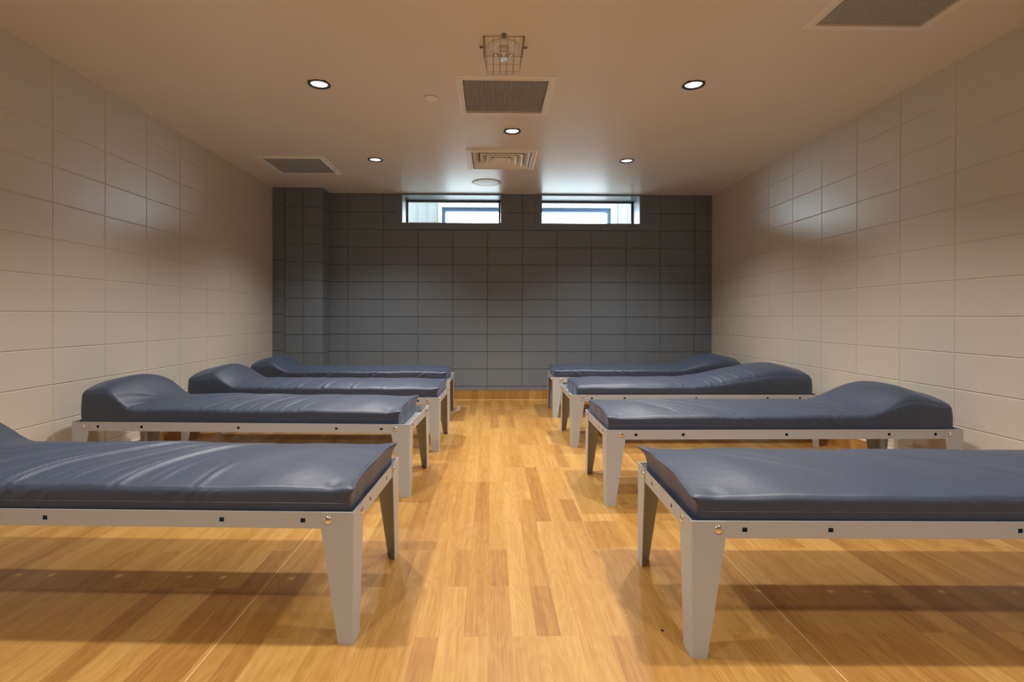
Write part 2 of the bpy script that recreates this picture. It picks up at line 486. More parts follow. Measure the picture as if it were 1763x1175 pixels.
def make_bed():
    """local axes: x from the aisle end to the wall end, y from the near rail to the far rail"""
    root = bpy.data.objects.new('bed_frame', None); C.objects.link(root)
    i = 0.003
    for side in (0, 1):
        pl = (lambda u, v, w: (u, i + w, v)) if side == 0 else (lambda u, v, w: (u, BWD - i - w, v))
        v, f = hole_plate(BL - 2 * i, HOLES, lambda u, v_, w, pl=pl: tuple(np.add(pl(u, v_, w), (i, 0, 0))))
        mesh('side_rail', v, f, M_frame, root)
    for end in (0, 1):
        x0 = i if end == 0 else BL - i
        sg = 1 if end == 0 else -1
        v, f = hole_plate(BWD - 2 * i - 0.006, [0.2 - 0.006, 0.43 - 0.006], lambda u, v_, w: (x0 + sg * w, i + 0.003 + u, v_), z1=BH - 0.0005)
        mesh('end_rail', v, f, M_frame, root)
    # deck: a pressed steel pan just below the rail tops, with lips down the sides
    zd = BH - 0.0425
    du_, dv_ = 0.0065, 0.0065
    hs = [0.18, 0.41, 0.63, 0.74, 0.97, 1.19, 1.30, 1.52, 1.72]
    uu = [du_, BL - du_]; vv = [dv_, BWD - dv_, BWD - 0.044, BWD - 0.0285, 0.0285, 0.044]
    for q in hs: uu += [q - 0.008, q + 0.008]
    keep = lambda u, v_: not (any(abs(u - q) < 0.0079 for q in hs) and (0.0285 < v_ < 0.044 or BWD - 0.044 < v_ < BWD - 0.0285))
    v, f = cell_plate(uu, vv, keep, 0.002, lambda u, v_, w: (u, v_, zd - 0.002 + w))
    dk = mesh('deck', v, f, M_frame, root)
    lme = shared('leg', leg_bm, M_frame)
    bme = shared('bolt', bolt_bm, M_chrome, True)
    for (cx, cy, sx, sy) in ((0, 0, 1, 1), (BL, 0, -1, 1), (0, BWD, 1, -1), (BL, BWD, -1, -1)):
        key = 'leg%d%d' % (sx, sy)
        if key not in _meshes:
            bm = leg_bm()
            for v in bm.verts: v.co.x *= sx; v.co.y *= sy
            bmesh.ops.recalc_face_normals(bm, faces=bm.faces)
            me = bpy.data.meshes.new('leg'); bm.to_mesh(me); bm.free(); me.materials.append(M_frame)
            _meshes[key] = me
        lg = sub('leg', _meshes[key], root, Matrix.Translation((cx, cy, 0)))
        # bolt on the long face and bolt on the end face
        rx = Matrix.Rotation(PI / 2 * sy, 4, 'X')      # +z -> -y when sy>0
        sub('bolt', bme, lg, Matrix.Translation((0.078 * sx, 0, 0.372)) @ rx)
        ry = Matrix.Rotation(-PI / 2 * sx, 4, 'Y')
        sub('bolt', bme, lg, Matrix.Translation((0, 0.085 * sy, 0.372)) @ ry)
    return root
def children(o): return [c for c in bpy.data.objects if c.parent == o]
def copy_tree(o, parent=None):
    c = o.copy(); C.objects.link(c)
    if parent is not None: c.parent = parent; c.matrix_parent_inverse = o.matrix_parent_inverse
    for ch in children(o): copy_tree(ch, c)
    return c

# ---- mattresses
MZ = BH - 0.0420        # underside, on the deck
def smooth(a, b, x):
    t = np.clip((x - a) / (b - a), 0, 1); return t * t * (3 - 2 * t)
class Mattress:
    def __init__(s, L=1.825, W=0.568, seed=1, creases=(), ramp=(1.46, 1.69), pillow=0.096, crown=0.030, edge=0.108, pcrown=0.022,
                 ear=(0.02, 0.02), lip=0.008, pucker=0.0025, pucker_u=(0.3, 1.7), headdrop=0.038, r=0.013, fine=0.0):
        s.__dict__.update(locals()); s.rng = np.random.RandomState(seed)
        s.ph = s.rng.rand(40) * 6.28
    def top(s, u, v):
        f = np.clip(v / s.W, 0, 1)
        cr = 1 - np.abs(2 * f - 1) ** 2.6
        ends = smooth(-0.02, 0.22, u)
        p = smooth(s.ramp[0], s.ramp[1], u) * (1 - smooth(s.L - 0.20, s.L + 0.02, u) * (s.headdrop / max(s.pillow + s.pcrown, .01)))
        h = s.edge + s.crown * cr * (0.45 + 0.55 * ends) + p * (s.pillow + s.pcrown * cr)
        return h
    def wrinkle(s, u, v):
        z = np.zeros_like(u)
        f = np.clip(v / s.W, 0, 1)
        for (u0, sh, amp, wid, f0, f1) in s.creases:
            c = u0 - sh * (0.25 * f + 0.75 * f ** 1.5)
            d = (u - c)
            wv = wid * (0.8 + 0.9 * f)
            env = smooth(f0 - 0.08, f0 + 0.10, f) * (1 - smooth(f1 - 0.35, f1 + 0.05, f))
            z = z + 1.55 * amp * env * (np.exp(-(d / wv) ** 2) - 0.75 * np.exp(-((d - 1.5 * wv) / (wv * 0.9)) ** 2))
        z = z * (1 - 0.8 * smooth(1.44, 1.58, u))
        # low puffs
        P = s.ph
        z = z + 0.0022 * np.sin(u * 9 + P[0]) * np.sin(v * 14 + P[1]) + 0.0012 * np.sin(u * 23 + v * 11 + P[2])
        return z
    def sidefold(s, u, t):
        P = s.ph
        env = smooth(s.pucker_u[0] - 0.1, s.pucker_u[0] + 0.1, u) * (1 - smooth(s.pucker_u[1] - 0.1, s.pucker_u[1] + 0.1, u))
        q = u + 0.10 * (t - 0.5)
        k = np.sin(q * 190 + 3 * np.sin(u * 17 + P[3]) + P[4]) * 0.6 + np.sin(q * 117 + 2 * np.sin(u * 29 + P[5]) + P[6])
        m = 0.5 + 0.5 * np.sin(u * 13 + P[7])
        return s.pucker * k * env * m * (0.25 + 0.75 * t)
    def deform(s, X):
        """X: (n,3) points on the box [0,L]x[0,W]x[0,1]; third coordinate is the height fraction"""
        u, v, t = X[:, 0].copy(), X[:, 1].copy(), X[:, 2].copy()
        L, W = s.L, s.W
        r = s.r + 0.036 * smooth(s.ramp[0] + 0.10, s.ramp[1] + 0.04, u) * smooth(0.0, 0.35, t) * (1 - 0.8 * smooth(L - 0.16, L - 0.01, u))
        hz = s.top(np.clip(u, 0.0, L), v)
        z = t * hz
        lo = np.stack([r, r, np.minimum(r, hz / 2)], 1)
        hi = np.stack([np.full_like(u, L - r), np.full_like(u, W - r), hz - r], 1)
        Pn = np.stack([u, v, z], 1)
        inner = np.minimum(np.maximum(Pn, lo), hi)
        dv = Pn - inner
        ln = np.linalg.norm(dv, axis=1, keepdims=True)
        nrm = np.divide(dv, ln, out=np.zeros_like(dv), where=ln > 1e-9)
        Q = inner + nrm * r[:, None]
        # wrinkles on the top skin
        Q[:, 2] += s.wrinkle(u, v) * smooth(0.75, 1.0, t)
        # puckers and bulge down the long sides
        near = np.clip(1 - v / 0.02, 0, 1) * (t < 0.999) + 0; far = np.clip(1 - (W - v) / 0.02, 0, 1)
        off = s.sidefold(u, t) + 0.003 * np.sin(np.clip(t, 0, 1) * PI)
        tt = smooth(0.0, 0.12, t)
        Q[:, 1] += (-near + far) * off * tt
        headr = 0.006 * np.sin(t * PI)
        Q[:, 0] += np.where(u > L - 0.01, headr, 0)
        # underside turns up a little at the head end
        Q[:, 2] += 0.03 * smooth(L - 0.10, L, u) ** 2 * (1 - t) * s.under if hasattr(s, 'under') else 0
        # foot end: top seam stands proud like a lip, corners poke out
        k = np.exp(-np.clip(u, 0, None) / 0.012) * smooth(0.80, 1.0, t)
        Q[:, 0] -= s.lip * k * (1 + 0.35 * np.sin(v * 21 + s.ph[8]))
        for vc, e, sg in ((0.0, s.ear[0], -1), (W, s.ear[1], 1)):
            g = np.exp(-((u / 0.03) ** 2 + ((v - vc) / 0.035) ** 2)) * smooth(0.6, 1.0, t)
            Q[:, 0] -= e * g * 0.8; Q[:, 1] += sg * e * g * 0.8; Q[:, 2] += e * g * 0.25
        # dimple beside the near foot corner
        g = np.exp(-(((u - 0.06) / 0.022) ** 2 + ((v - 0.03) / 0.03) ** 2)) * smooth(0.7, 1.0, t)
        Q[:, 2] -= s.ear[0] * 0.35 * g
        # sag folds on the foot face
        fe = np.exp(-np.clip(u, 0, None) / 0.01) * (1 - smooth(0.75, 1, t)) * tt
        Q[:, 0] += fe * (0.0015 * np.sin(v * 31 + s.ph[9]) - 0.001)
        return Q
    def build(s, step=0.008):
        L, W, r = s.L, s.W, s.r
        endp = [0, 0.002, 0.005, 0.009, 0.014, 0.020, 0.027]
        us = endp + list(np.arange(0.035, L - 0.03, step)) + [L - q for q in endp[::-1]]
        vs = endp + list(np.arange(0.035, W - 0.03, step * 1.15)) + [W - q for q in endp[::-1]]
        ts = [0, 0.06, 0.15, 0.25, 0.4, 0.55, 0.7, 0.8, 0.88, 0.94, 1.0]
        nu, nv, nt = len(us), len(vs), len(ts)
        idx = {}; pts = []
        def vid(i, j, k):
            key = (i, j, k)
            if key not in idx:
                idx[key] = len(pts); pts.append((us[i], vs[j], ts[k]))
            return idx[key]
        F = []
        for i in range(nu - 1):
            for j in range(nv - 1):
                F.append((vid(i, j, nt - 1), vid(i + 1, j, nt - 1), vid(i + 1, j + 1, nt - 1), vid(i, j + 1, nt - 1)))
                F.append((vid(i, j, 0), vid(i, j + 1, 0), vid(i + 1, j + 1, 0), vid(i + 1, j, 0)))
            for k in range(nt - 1):
                F.append((vid(i, 0, k), vid(i + 1, 0, k), vid(i + 1, 0, k + 1), vid(i, 0, k + 1)))
                F.append((vid(i, nv - 1, k), vid(i, nv - 1, k + 1), vid(i + 1, nv - 1, k + 1), vid(i + 1, nv - 1, k)))
        for j in range(nv - 1):
            for k in range(nt - 1):
                F.append((vid(0, j, k), vid(0, j, k + 1), vid(0, j + 1, k + 1), vid(0, j + 1, k)))
                F.append((vid(nu - 1, j, k), vid(nu - 1, j + 1, k), vid(nu - 1, j + 1, k + 1), vid(nu - 1, j, k + 1)))
        Q = s.deform(np.array(pts))
        me = bpy.data.meshes.new('mattress')
        me.from_pydata(Q.tolist(), [], F); me.update()
        me.polygons.foreach_set('use_smooth', [True] * len(me.polygons))
        return me
    def path(s, pts): return s.deform(np.array(pts, float))

def place_mattress(M, frame_xy, rz, side, du, dv, drz, label, step):
    """put it on a bed: side +1 = beds on the right, -1 = on the left (mirrored)"""
    root = thing('mattress', label, 'mattress', (0, 0, 0), 0, 'navy mattresses on the bed frames')
    me = M.build(step)
    co = np.empty(len(me.vertices) * 3); me.vertices.foreach_get('co', co); co = co.reshape(-1, 3)
    if side < 0:
        co[:, 0] *= -1
        me.vertices.foreach_set('co', co.ravel()); me.flip_normals()
    me.update()
    link('cover', me, M_fabric, root)
    sg = side
    def tube(name, pts, r, lift=(0, 0, 0)):
        q = M.path(pts); q[:, 0] *= sg
        q += np.array(lift)
        bm = bmesh.new(); add_tube(bm, q, r, 6, True)
        from_bm(name, bm, M_seam, root, True)
    vs = np.linspace(0.0, M.W, 50)
    tube('top_seam', [(0.0, v, 1.0) for v in vs], 0.0022, (0, 0, -0.001))
    us = np.linspace(0.0, M.L, 200)
    tube('side_seam', [(u, 0.0, 0.064 / float(M.top(np.array(u), np.array(0.0)))) for u in us], 0.0011)
    a = rz * 1.0
    root.rotation_euler = (0, 0, a + drz)
    ca, sa = math.cos(a), math.sin(a)
    lx, ly = sg * du, dv
    root.location = (frame_xy[0] + ca * lx - sa * ly, frame_xy[1] + sa * lx + ca * ly, MZ)
    return root

# crease: (u at the near edge, shift toward the foot at the far edge, height, half width, start, end of the fade)
cr1 = [(0.47, 0.14, 0.0045, 0.013, 0.04, 0.35), (0.62, 0.20, 0.003, 0.014, 0.05, 0.5), (0.72, 0.24, 0.0065, 0.014, 0.02, 1.0), (0.81, 0.26, 0.0035, 0.011, 0.05, 0.9),
       (0.90, 0.28, 0.0055, 0.014, 0.05, 1.0), (0.985, 0.3, 0.0035, 0.010, 0.03, 0.8), (1.06, 0.32, 0.0075, 0.013, 0.0, 1.05), (1.11, 0.30, 0.005, 0.009, 0.02, 0.7),
       (1.19, 0.34, 0.0055, 0.015, 0.04, 1.1), (1.30, 0.36, 0.0065, 0.014, 0.02, 1.1), (1.37, 0.38, 0.003, 0.012, 0.1, 0.9), (1.45, 0.40, 0.005, 0.014, 0.05, 1.1), (1.56, 0.4, 0.004, 0.015, 0.1, 1.0)]
cr2 = [(0.55, 0.14, 0.003, 0.010, 0.03, 0.5), (0.66, 0.18, 0.0035, 0.010, 0.02, 0.6), (0.78, 0.22, 0.0045, 0.011, 0.02, 0.8), (0.86, 0.24, 0.004, 0.010, 0.02, 0.8),
       (0.95, 0.28, 0.005, 0.011, 0.02, 0.9), (1.02, 0.30, 0.0045, 0.010, 0.02, 0.9), (1.10, 0.34, 0.006, 0.012, 0.0, 1.0), (1.17, 0.36, 0.005, 0.010, 0.02, 0.9),
       (1.24, 0.38, 0.0055, 0.011, 0.02, 1.0), (1.31, 0.4, 0.0045, 0.010, 0.04, 0.9), (1.40, 0.42, 0.0065, 0.013, 0.02, 1.0), (1.49, 0.40, 0.006, 0.014, 0.0, 1.0), (1.57, 0.30, 0.005, 0.012, 0.02, 0.8)]
cr3 = [(0.40, 0.05, 0.003, 0.010, 0.0, 0.3), (0.62, 0.06, 0.003, 0.012, 0.0, 0.5), (0.83, 0.08, 0.0055, 0.018, 0.0, 0.8), (1.03, 0.10, 0.005, 0.018, 0.0, 0.9), (1.15, 0.1, 0.004, 0.014, 0.0, 0.8),
       (1.30, 0.12, 0.005, 0.014, 0.0, 0.8), (1.46, 0.2, 0.005, 0.013, 0.02, 0.9)]
cr4 = [(0.35 + 0.085 * k + 0.02 * math.sin(k * 2.3), 0.05, 0.003, 0.008, 0.0, 0.35) for k in range(14)]
crR1 = [(0.55, 0.5, 0.0014, 0.022, 0.1, 1.1), (0.85, 0.5, 0.0016, 0.02, 0.1, 1.1), (1.15, 0.55, 0.0022, 0.02, 0.05, 1.1), (1.32, 0.55, 0.0015, 0.018, 0.1, 1.1), (1.5, 0.5, 0.002, 0.02, 0.1, 1.1)]
crR2 = [(0.42, 0.40, 0.0028, 0.012, 0.1, 1.1), (0.55, 0.5, 0.002, 0.012, 0.2, 1.1), (0.70, 0.55, 0.0028, 0.014, 0.1, 1.1), (0.86, 0.55, 0.0022, 0.012, 0.1, 1.1),
        (1.02, 0.55, 0.003, 0.014, 0.05, 1.1), (1.18, 0.55, 0.0045, 0.014, 0.0, 1.1), (1.26, 0.5, 0.0035, 0.010, 0.0, 0.8), (1.38, 0.45, 0.002, 0.012, 0.0, 0.8)]
crR3 = [(0.80, 0.1, 0.002, 0.014, 0.0, 0.7), (1.02, 0.12, 0.004, 0.012, 0.0, 0.5), (1.12, 0.12, 0.0045, 0.010, 0.0, 0.5), (1.25, 0.2, 0.0035, 0.012, 0.0, 0.7), (1.38, 0.2, 0.004, 0.012, 0.0, 0.7)]
crR4 = [(0.3 + 0.10 * k + 0.02 * math.sin(k * 1.7), 0.06, 0.0022, 0.009, 0.0, 0.4) for k in range(12)]

bed0 = make_bed()
# (side, x, y, rot, frame label, mattress args, du, dv, drz, mattress label, step)
G = dict
BEDS = [
 (-1, -0.4118, 1.6128, 0.0423, 'grey steel bed frame nearest the camera on the left, cut off by the photo edge',
  G(seed=3, creases=cr1, ear=(0.016, 0.022), lip=0.006, pucker=0.0012), 0.017, 0.017, 0.0,
  'navy mattress nearest the camera on the left, with long diagonal creases', 0.007),
 (-1, -0.4452, 2.9208, 0.0518, 'grey steel bed frame second from the camera on the left, bare deck at its foot',
  G(seed=7, creases=cr2, pillow=0.128, ear=(0.016, 0.020), lip=0.006, pucker=0.0018, L=1.77), 0.070, 0.040, -0.016,
  'creased navy mattress second from the camera on the left, shifted toward the wall', 0.008),
 (-1, -0.3791, 3.8967, 0.029, 'grey steel bed frame third from the camera on the left',
  G(seed=11, creases=cr3, ear=(0.014, 0.012), lip=0.005, pucker=0.0012), 0.017, 0.017, 0.0,
  'navy mattress third from the camera on the left, smooth with a few short puckers', 0.010),
 (-1, -0.395, 5.04, 0.0, 'grey steel bed frame farthest on the left, beside the grey pilaster',
  G(seed=13, creases=cr4, ear=(0.012, 0.004), lip=0.003, pucker=0.0065, pucker_u=(0.2, 1.5), pillow=0.088), 0.030, 0.016, 0.0,
  'navy mattress farthest on the left, gathered in fine puckers along its side', 0.011),
 (1, 0.5766, 1.5324, -0.0245, 'grey steel bed frame nearest the camera on the right, cut off by the photo edge',
  G(seed=17, creases=crR1, ear=(0.010, 0.030), lip=0.012, pucker=0.0006), 0.022, 0.017, 0.0,
  'smooth navy mattress nearest the camera on the right, pointed corner overhanging its foot', 0.007),
 (1, 0.5968, 2.7706, 0.0, 'grey steel bed frame second from the camera on the right, its whole length in view',
  G(seed=19, creases=crR2, ear=(0.010, 0.006), lip=0.005, pucker=0.0022, ramp=(1.34, 1.64), headdrop=0.050, pcrown=0.024, pillow=0.092), 0.017, 0.017, 0.0,
  'navy mattress second from the camera on the right, tall rounded pillow end at the wall', 0.008),
 (1, 0.6014, 4.0193, 0.0, 'grey steel bed frame third from the camera on the right',
  G(seed=23, creases=crR3, ear=(0.0, 0.0), lip=0.0, pucker=0.0020, pucker_u=(0.85, 1.6), ramp=(0.85, 1.62), r=0.026, L=1.80), 0.045, 0.017, 0.0,
  'navy mattress third from the camera on the right, rounded corners, rising slowly to its pillow', 0.010),
 (1, 0.5952, 5.1957, -0.0223, 'grey steel bed frame farthest on the right, by the slate grey wall',
  G(seed=29, creases=crR4, ear=(0.012, 0.010), lip=0.004, pucker=0.0045, pucker_u=(0.1, 1.6), ramp=(1.15, 1.66)), 0.017, 0.017, 0.0,
  'navy mattress farthest on the right, by the slate grey wall', 0.011),
]
def mirror_bed(src):
    """mirror image of the frame for the left row: its own meshes flipped in x"""
    cache = {}
    def rec(o, parent):
        c = o.copy(); C.objects.link(c)
        if parent: c.parent = parent
        if o.data is not None:
            if o.data.name not in cache:
                me = o.data.copy(); me.transform(Matrix.Scale(-1, 4, (1, 0, 0))); me.flip_normals(); cache[o.data.name] = me
            c.data = cache[o.data.name]
        if parent:
            S = Matrix.Scale(-1, 4, (1, 0, 0))
            c.matrix_local = S @ o.matrix_local @ S
        for ch in children(o): rec(ch, c)
        return c
    return rec(src, None)
bpy.context.view_layer.update()
used = {1: None, -1: None}
left0 = mirror_bed(bed0)
for (sd, x, y, rz, fl, mk, du, dv, drz, ml, step) in BEDS:
    src = bed0 if sd > 0 else left0
    if used[sd] is None: o = src; used[sd] = True
    else: o = copy_tree(src)
    o.location = (x, y, 0)
    # left beds are turned the other way: positive rot swings the wall end away from the camera
    ang = rz if sd > 0 else -rz
    o.rotation_euler = (0, 0, ang)
    tag(o, fl, 'bed', 'steel bed frames in two rows')
    place_mattress(Mattress(**mk), (x, y), ang, sd, du, dv, drz if sd > 0 else -drz, ml, step)

# ------------------------------------------------------------------ coved bases (floor sheet turned up the wall)
def cove(name, pts, m, lenfn):
    pass
def base_strip(name, P0, P1, Nn, m, hgt=0.122, z_cap=0.012):
    """upturned sheet between P0 and P1, Nn points into the room"""
    P0, P1, Nn = Vector(P0), Vector(P1), Vector(Nn)
    rr = 0.022
    prof = [(0.0055, hgt)] + [(0.005, hgt - 0.002), (0.005, rr + 0.005)]
    prof += [(0.005 + rr - rr * math.cos(a), 0.0008 + rr - rr * math.sin(a)) for a in np.linspace(0.15, PI / 2, 7)]
    prof += [(0.03, -0.0005), (0.0, -0.0005), (0.0, hgt)]
    verts = []; n = len(prof)
    for P in (P0, P1):
        for d, z in prof: verts.append(P + Nn * d + Vector((0, 0, z)))
    faces = [(i, (i + 1) % n, n + (i + 1) % n, n + i) for i in range(n)] + [tuple(range(n))[::-1], tuple(range(n, 2 * n))]
    bm = bmesh.new()
    vv = [bm.verts.new(v) for v in verts]
    for f in faces: bm.faces.new([vv[q] for q in f])
    o = struct(from_bm(name, bm, m))
    # cap strip
    bm = bmesh.new()
    T = (P1 - P0).normalized(); Ln = (P1 - P0).length
    q = [P0 + Nn * a + Vector((0, 0, z)) for a, z in ((0.0005, hgt + 0.0002), (0.008, hgt + 0.0002), (0.008, hgt + z_cap - 0.003), (0.003, hgt + z_cap), (0.0005, hgt + z_cap))]
    v0 = [bm.verts.new(p) for p in q]; v1 = [bm.verts.new(p + T * Ln) for p in q]
    for i in range(5): bm.faces.new((v0[i], v0[(i + 1) % 5], v1[(i + 1) % 5], v1[i]))
    bm.faces.new(v0[::-1]); bm.faces.new(v1)
    return o, bm
o, b_ = base_strip('baseboard_back', (XP + 0.005, D, 0), (XR, D, 0), (0, -1, 0), M_base_x); c_ = from_bm('cap_strip', b_, M_cap, o)
o, b_ = base_strip('baseboard_left', (-XL, YR, 0), (-XL, DP, 0), (1, 0, 0), M_base_y); c_ = from_bm('cap_strip', b_, M_cream, o)
o, b_ = base_strip('baseboard_right', (XR, YR, 0), (XR, D, 0), (-1, 0, 0), M_base_y); c_ = from_bm('cap_strip', b_, M_cream, o)
o, b_ = base_strip('baseboard_pilaster', (-XL, DP, 0), (XP, DP, 0), (0, -1, 0), M_base_x); c_ = from_bm('cap_strip', b_, M_cap, o)

# ------------------------------------------------------------------ windows
WD = 0.285              # depth of the reveal up to the glass
def window(name, xa, xb, num):
    # grey steel surround on the wall face + reveal lining, one mesh
    bm = bmesh.new()
    fw, zt = 0.077, H - 0.001
    y0, y1 = D - 0.008, D + 0.02
    add_box(bm, xa - fw, xa, y0, y1, WZ0 - fw, zt)
    add_box(bm, xb, xb + fw, y0, y1, WZ0 - fw, zt)
    add_box(bm, xa, xb, y0, y1, WZ0 - fw, WZ0)
    add_box(bm, xa, xb, y0, y1, WZ1, zt)
    o = struct(from_bm(name, bm, M_grey))
    bm = bmesh.new()
    t = 0.02
    ya, yb = D + 0.0201, D + WD + 0.06
    add_box(bm, xa - t, xa, ya, yb, WZ0 - t, WZ1 + t)
    add_box(bm, xb, xb + t, ya, yb, WZ0 - t, WZ1 + t)
    add_box(bm, xa, xb, ya, yb, WZ0 - t, WZ0)
    add_box(bm, xa, xb, ya, yb, WZ1, WZ1 + t)
    from_bm('reveal', bm, M_reveal, o)
    # dark sash, with a pale bead inside
    yf = D + WD
    fr = 0.013
    bm = bmesh.new()
    add_box(bm, xa + 0.0005, xa + fr, yf, yf + 0.05, WZ0 + 0.0005, WZ1 - 0.0005)
    add_box(bm, xb - fr, xb - 0.0005, yf, yf + 0.05, WZ0 + 0.0005, WZ1 - 0.0005)
    add_box(bm, xa + fr, xb - fr, yf, yf + 0.05, WZ0 + 0.0005, WZ0 + fr)
    add_box(bm, xa + fr, xb - fr, yf, yf + 0.05, WZ1 - fr, WZ1 - 0.0005)
    from_bm('sash', bm, M_wframe, o)
    bm = bmesh.new(); g = 0.009
    xa2, xb2, za2, zb2 = xa + fr, xb - fr, WZ0 + fr, WZ1 - fr
    add_box(bm, xa2, xa2 + g, yf + 0.012, yf + 0.03, za2, zb2)
    add_box(bm, xb2 - g, xb2, yf + 0.012, yf + 0.03, za2, zb2)
    add_box(bm, xa2 + g, xb2 - g, yf + 0.012, yf + 0.03, za2, za2 + g)
    add_box(bm, xa2 + g, xb2 - g, yf + 0.012, yf + 0.03, zb2 - g, zb2)
    from_bm('glazing_bead', bm, M_band, o)
    bm = bmesh.new()
    add_box(bm, xa2 + g, xb2 - g, yf + 0.018, yf + 0.022, za2 + g, zb2 - g)
    from_bm('pane', bm, M_glass, o)
    return o
window('window_1', WIN[0][0], WIN[0][1], 1)
window('window_2', WIN[1][0], WIN[1][1], 2)
# masonry behind the block face, around the windows (thickness of the wall)
bm = bmesh.new()
ya, yb = D + 0.021, D + 0.34
add_box(bm, -XL - 0.1, WIN[0][0] - 0.0205, ya, yb, 1.7, 4.6)
add_box(bm, WIN[0][1] + 0.0205, WIN[1][0] - 0.0205, ya, yb, 1.7, 4.6)
add_box(bm, WIN[1][1] + 0.0205, XR + 0.1, ya, yb, 1.7, 4.6)
add_box(bm, -XL - 0.1, XR + 0.1, ya, yb, 0, 1.7)
for a, b in WIN:
    add_box(bm, a - 0.0205, b + 0.0205, ya, yb, 1.7, WZ0 - 0.021)
    add_box(bm, a - 0.0205, b + 0.0205, ya, yb, WZ1 + 0.021, 4.6)
struct(from_bm('wall_back_masonry', bm, M_siding))
# outside: sided wall across an open light court, with one wide framed opening; court walls raised to shade the siding
YO = 8.0
OX0, OX1, OZ = -0.74, 1.775, 2.605
us = [-3.2, OX0 - 0.05, OX0, OX1, OX1 + 0.05, 3.6]; vs = [-0.3, 1.5, OZ, OZ + 0.055, 4.6]
v, f = cell_plate(us, vs, lambda u, v: not (OX0 < u < OX1 and 1.5 < v < OZ), 0.15, lambda u, v, w: (u, YO + w, v))
o = struct(mesh('wall_court', v, f, M_siding))
bm = bmesh.new()
for k in range(-20, 30):                # standing ribs of the siding
    x = OX0 - 0.07 + k * 0.15
    if OX0 - 0.06 < x < OX1 + 0.06 or x < -3.2 or x > 3.5: continue
    add_box(bm, x - 0.006, x + 0.006, YO - 0.008, YO - 0.0005, -0.3, 4.6)
from_bm('siding_rib', bm, M_siding, o)
bm = bmesh.new()
add_box(bm, OX0 - 0.055, OX0, YO - 0.02, YO - 0.0005, 1.45, OZ + 0.06)
add_box(bm, OX1, OX1 + 0.055, YO - 0.02, YO - 0.0005, 1.45, OZ + 0.06)
add_box(bm, OX0, OX1, YO - 0.02, YO - 0.0005, OZ, OZ + 0.06)
from_bm('opening_trim', bm, M_band, o)
bm = bmesh.new()
add_box(bm, OX0, OX0 + 0.05, YO + 0.0, YO + 0.10, 1.5, OZ)
add_box(bm, OX1 - 0.05, OX1, YO + 0.0, YO + 0.10, 1.5, OZ)
add_box(bm, OX0 + 0.05, OX1 - 0.05, YO + 0.0, YO + 0.10, OZ - 0.055, OZ)
from_bm('opening_frame', bm, M_oframe, o)
bm = bmesh.new()
add_box(bm, -3.35, -3.2, D + 0.35, YO + 0.15, -0.3, 4.6); add_box(bm, 3.6, 3.75, D + 0.35, YO + 0.15, -0.3, 4.6)  # unseen end walls, added so the siding gets less sky light
struct(from_bm('court_shade_wall', bm, M_siding))
bm = bmesh.new(); add_box(bm, -40, 40, D + 0.36, 70, -0.4, -0.3)
struct(from_bm('ground', bm, mat_plain('pale concrete ground', (0.34, 0.335, 0.325), 0.8, bump=(20, 0.3, 0.01))))

# ------------------------------------------------------------------ ceiling (holes where fittings are recessed)
LIGHTS = [(-1.067, 3.342), (1.242, 3.295), (0.156, 4.152), (-1.065, 4.938), (1.237, 4.912),
          (-1.067, 1.70), (1.242, 1.68), (-1.067, 0.05), (1.242, 0.05)]
VENT_C = (0.082, 3.503); VENT_L = (-1.820, 5.155); VENT_R = (1.838, 2.335); DIFF = (0.085, 4.920)
HS = 0.268
boxes = [(c[0] - HS, c[0] + HS, c[1] - HS, c[1] + HS) for c in (VENT_C, VENT_L, VENT_R, DIFF)]
boxes += [(x - 0.056, x + 0.056, y - 0.056, y + 0.056) for x, y in LIGHTS]
us = [-XL - 0.1, XR + 0.1] + [q for b in boxes for q in b[:2]]
vs = [YR - 0.1, D + 0.02] + [q for b in boxes for q in b[2:]]
v, f = cell_plate(us, vs, lambda u, v: not any(a < u < b and c < v < d for a, b, c, d in boxes), 0.012, lambda u, v, w: (u, v, H + w))
struct(mesh('ceiling', v, f, M_ceil))
bm = bmesh.new(); add_box(bm, -XL - 0.1, XR + 0.1, YR - 0.1, D + 0.02, H + 0.20, H + 0.25)
for x0, x1, y0, y1 in ((-XL - 0.1, -XL, YR - 0.1, D + 0.02), (XR, XR + 0.1, YR - 0.1, D + 0.02), (-XL, XR, YR - 0.1, YR)):
    add_box(bm, x0, x1, y0, y1, H + 0.0125, H + 0.1999)
struct(from_bm('ceiling_slab', bm, M_duct))

# ------------------------------------------------------------------ downlights
def downlight_parts():
    root = bpy.data.objects.new('downlight', None); C.objects.link(root)
    bm = bmesh.new()
    add_lathe(bm, [(0.066, 0.0), (0.0675, -0.003), (0.065, -0.006), (0.057, -0.0065), (0.0545, -0.002), (0.0515, 0.03), (0.0545, 0.03), (0.066, 0.0)], n=48)
    from_bm('trim_ring', bm, M_dark, root, True)
    bm = bmesh.new()
    add_lathe(bm, [(0, -0.003), (0.03, -0.0022), (0.050, 0.001), (0.0515, 0.004), (0, 0.004)], n=48)
    from_bm('lens', bm, M_lens, root, True)
    ld = bpy.data.lights.new('lamp_light', 'SPOT')
    ld.energy = LAMP_W; ld.color = LAMP_COL
    ld.spot_size = math.radians(126); ld.spot_blend = 1.0
    ld.shadow_soft_size = 0.045
    lo = bpy.data.objects.new('lamp_light', ld); C.objects.link(lo); lo.parent = root
    lo.location = (0, 0, -0.052)
    return root
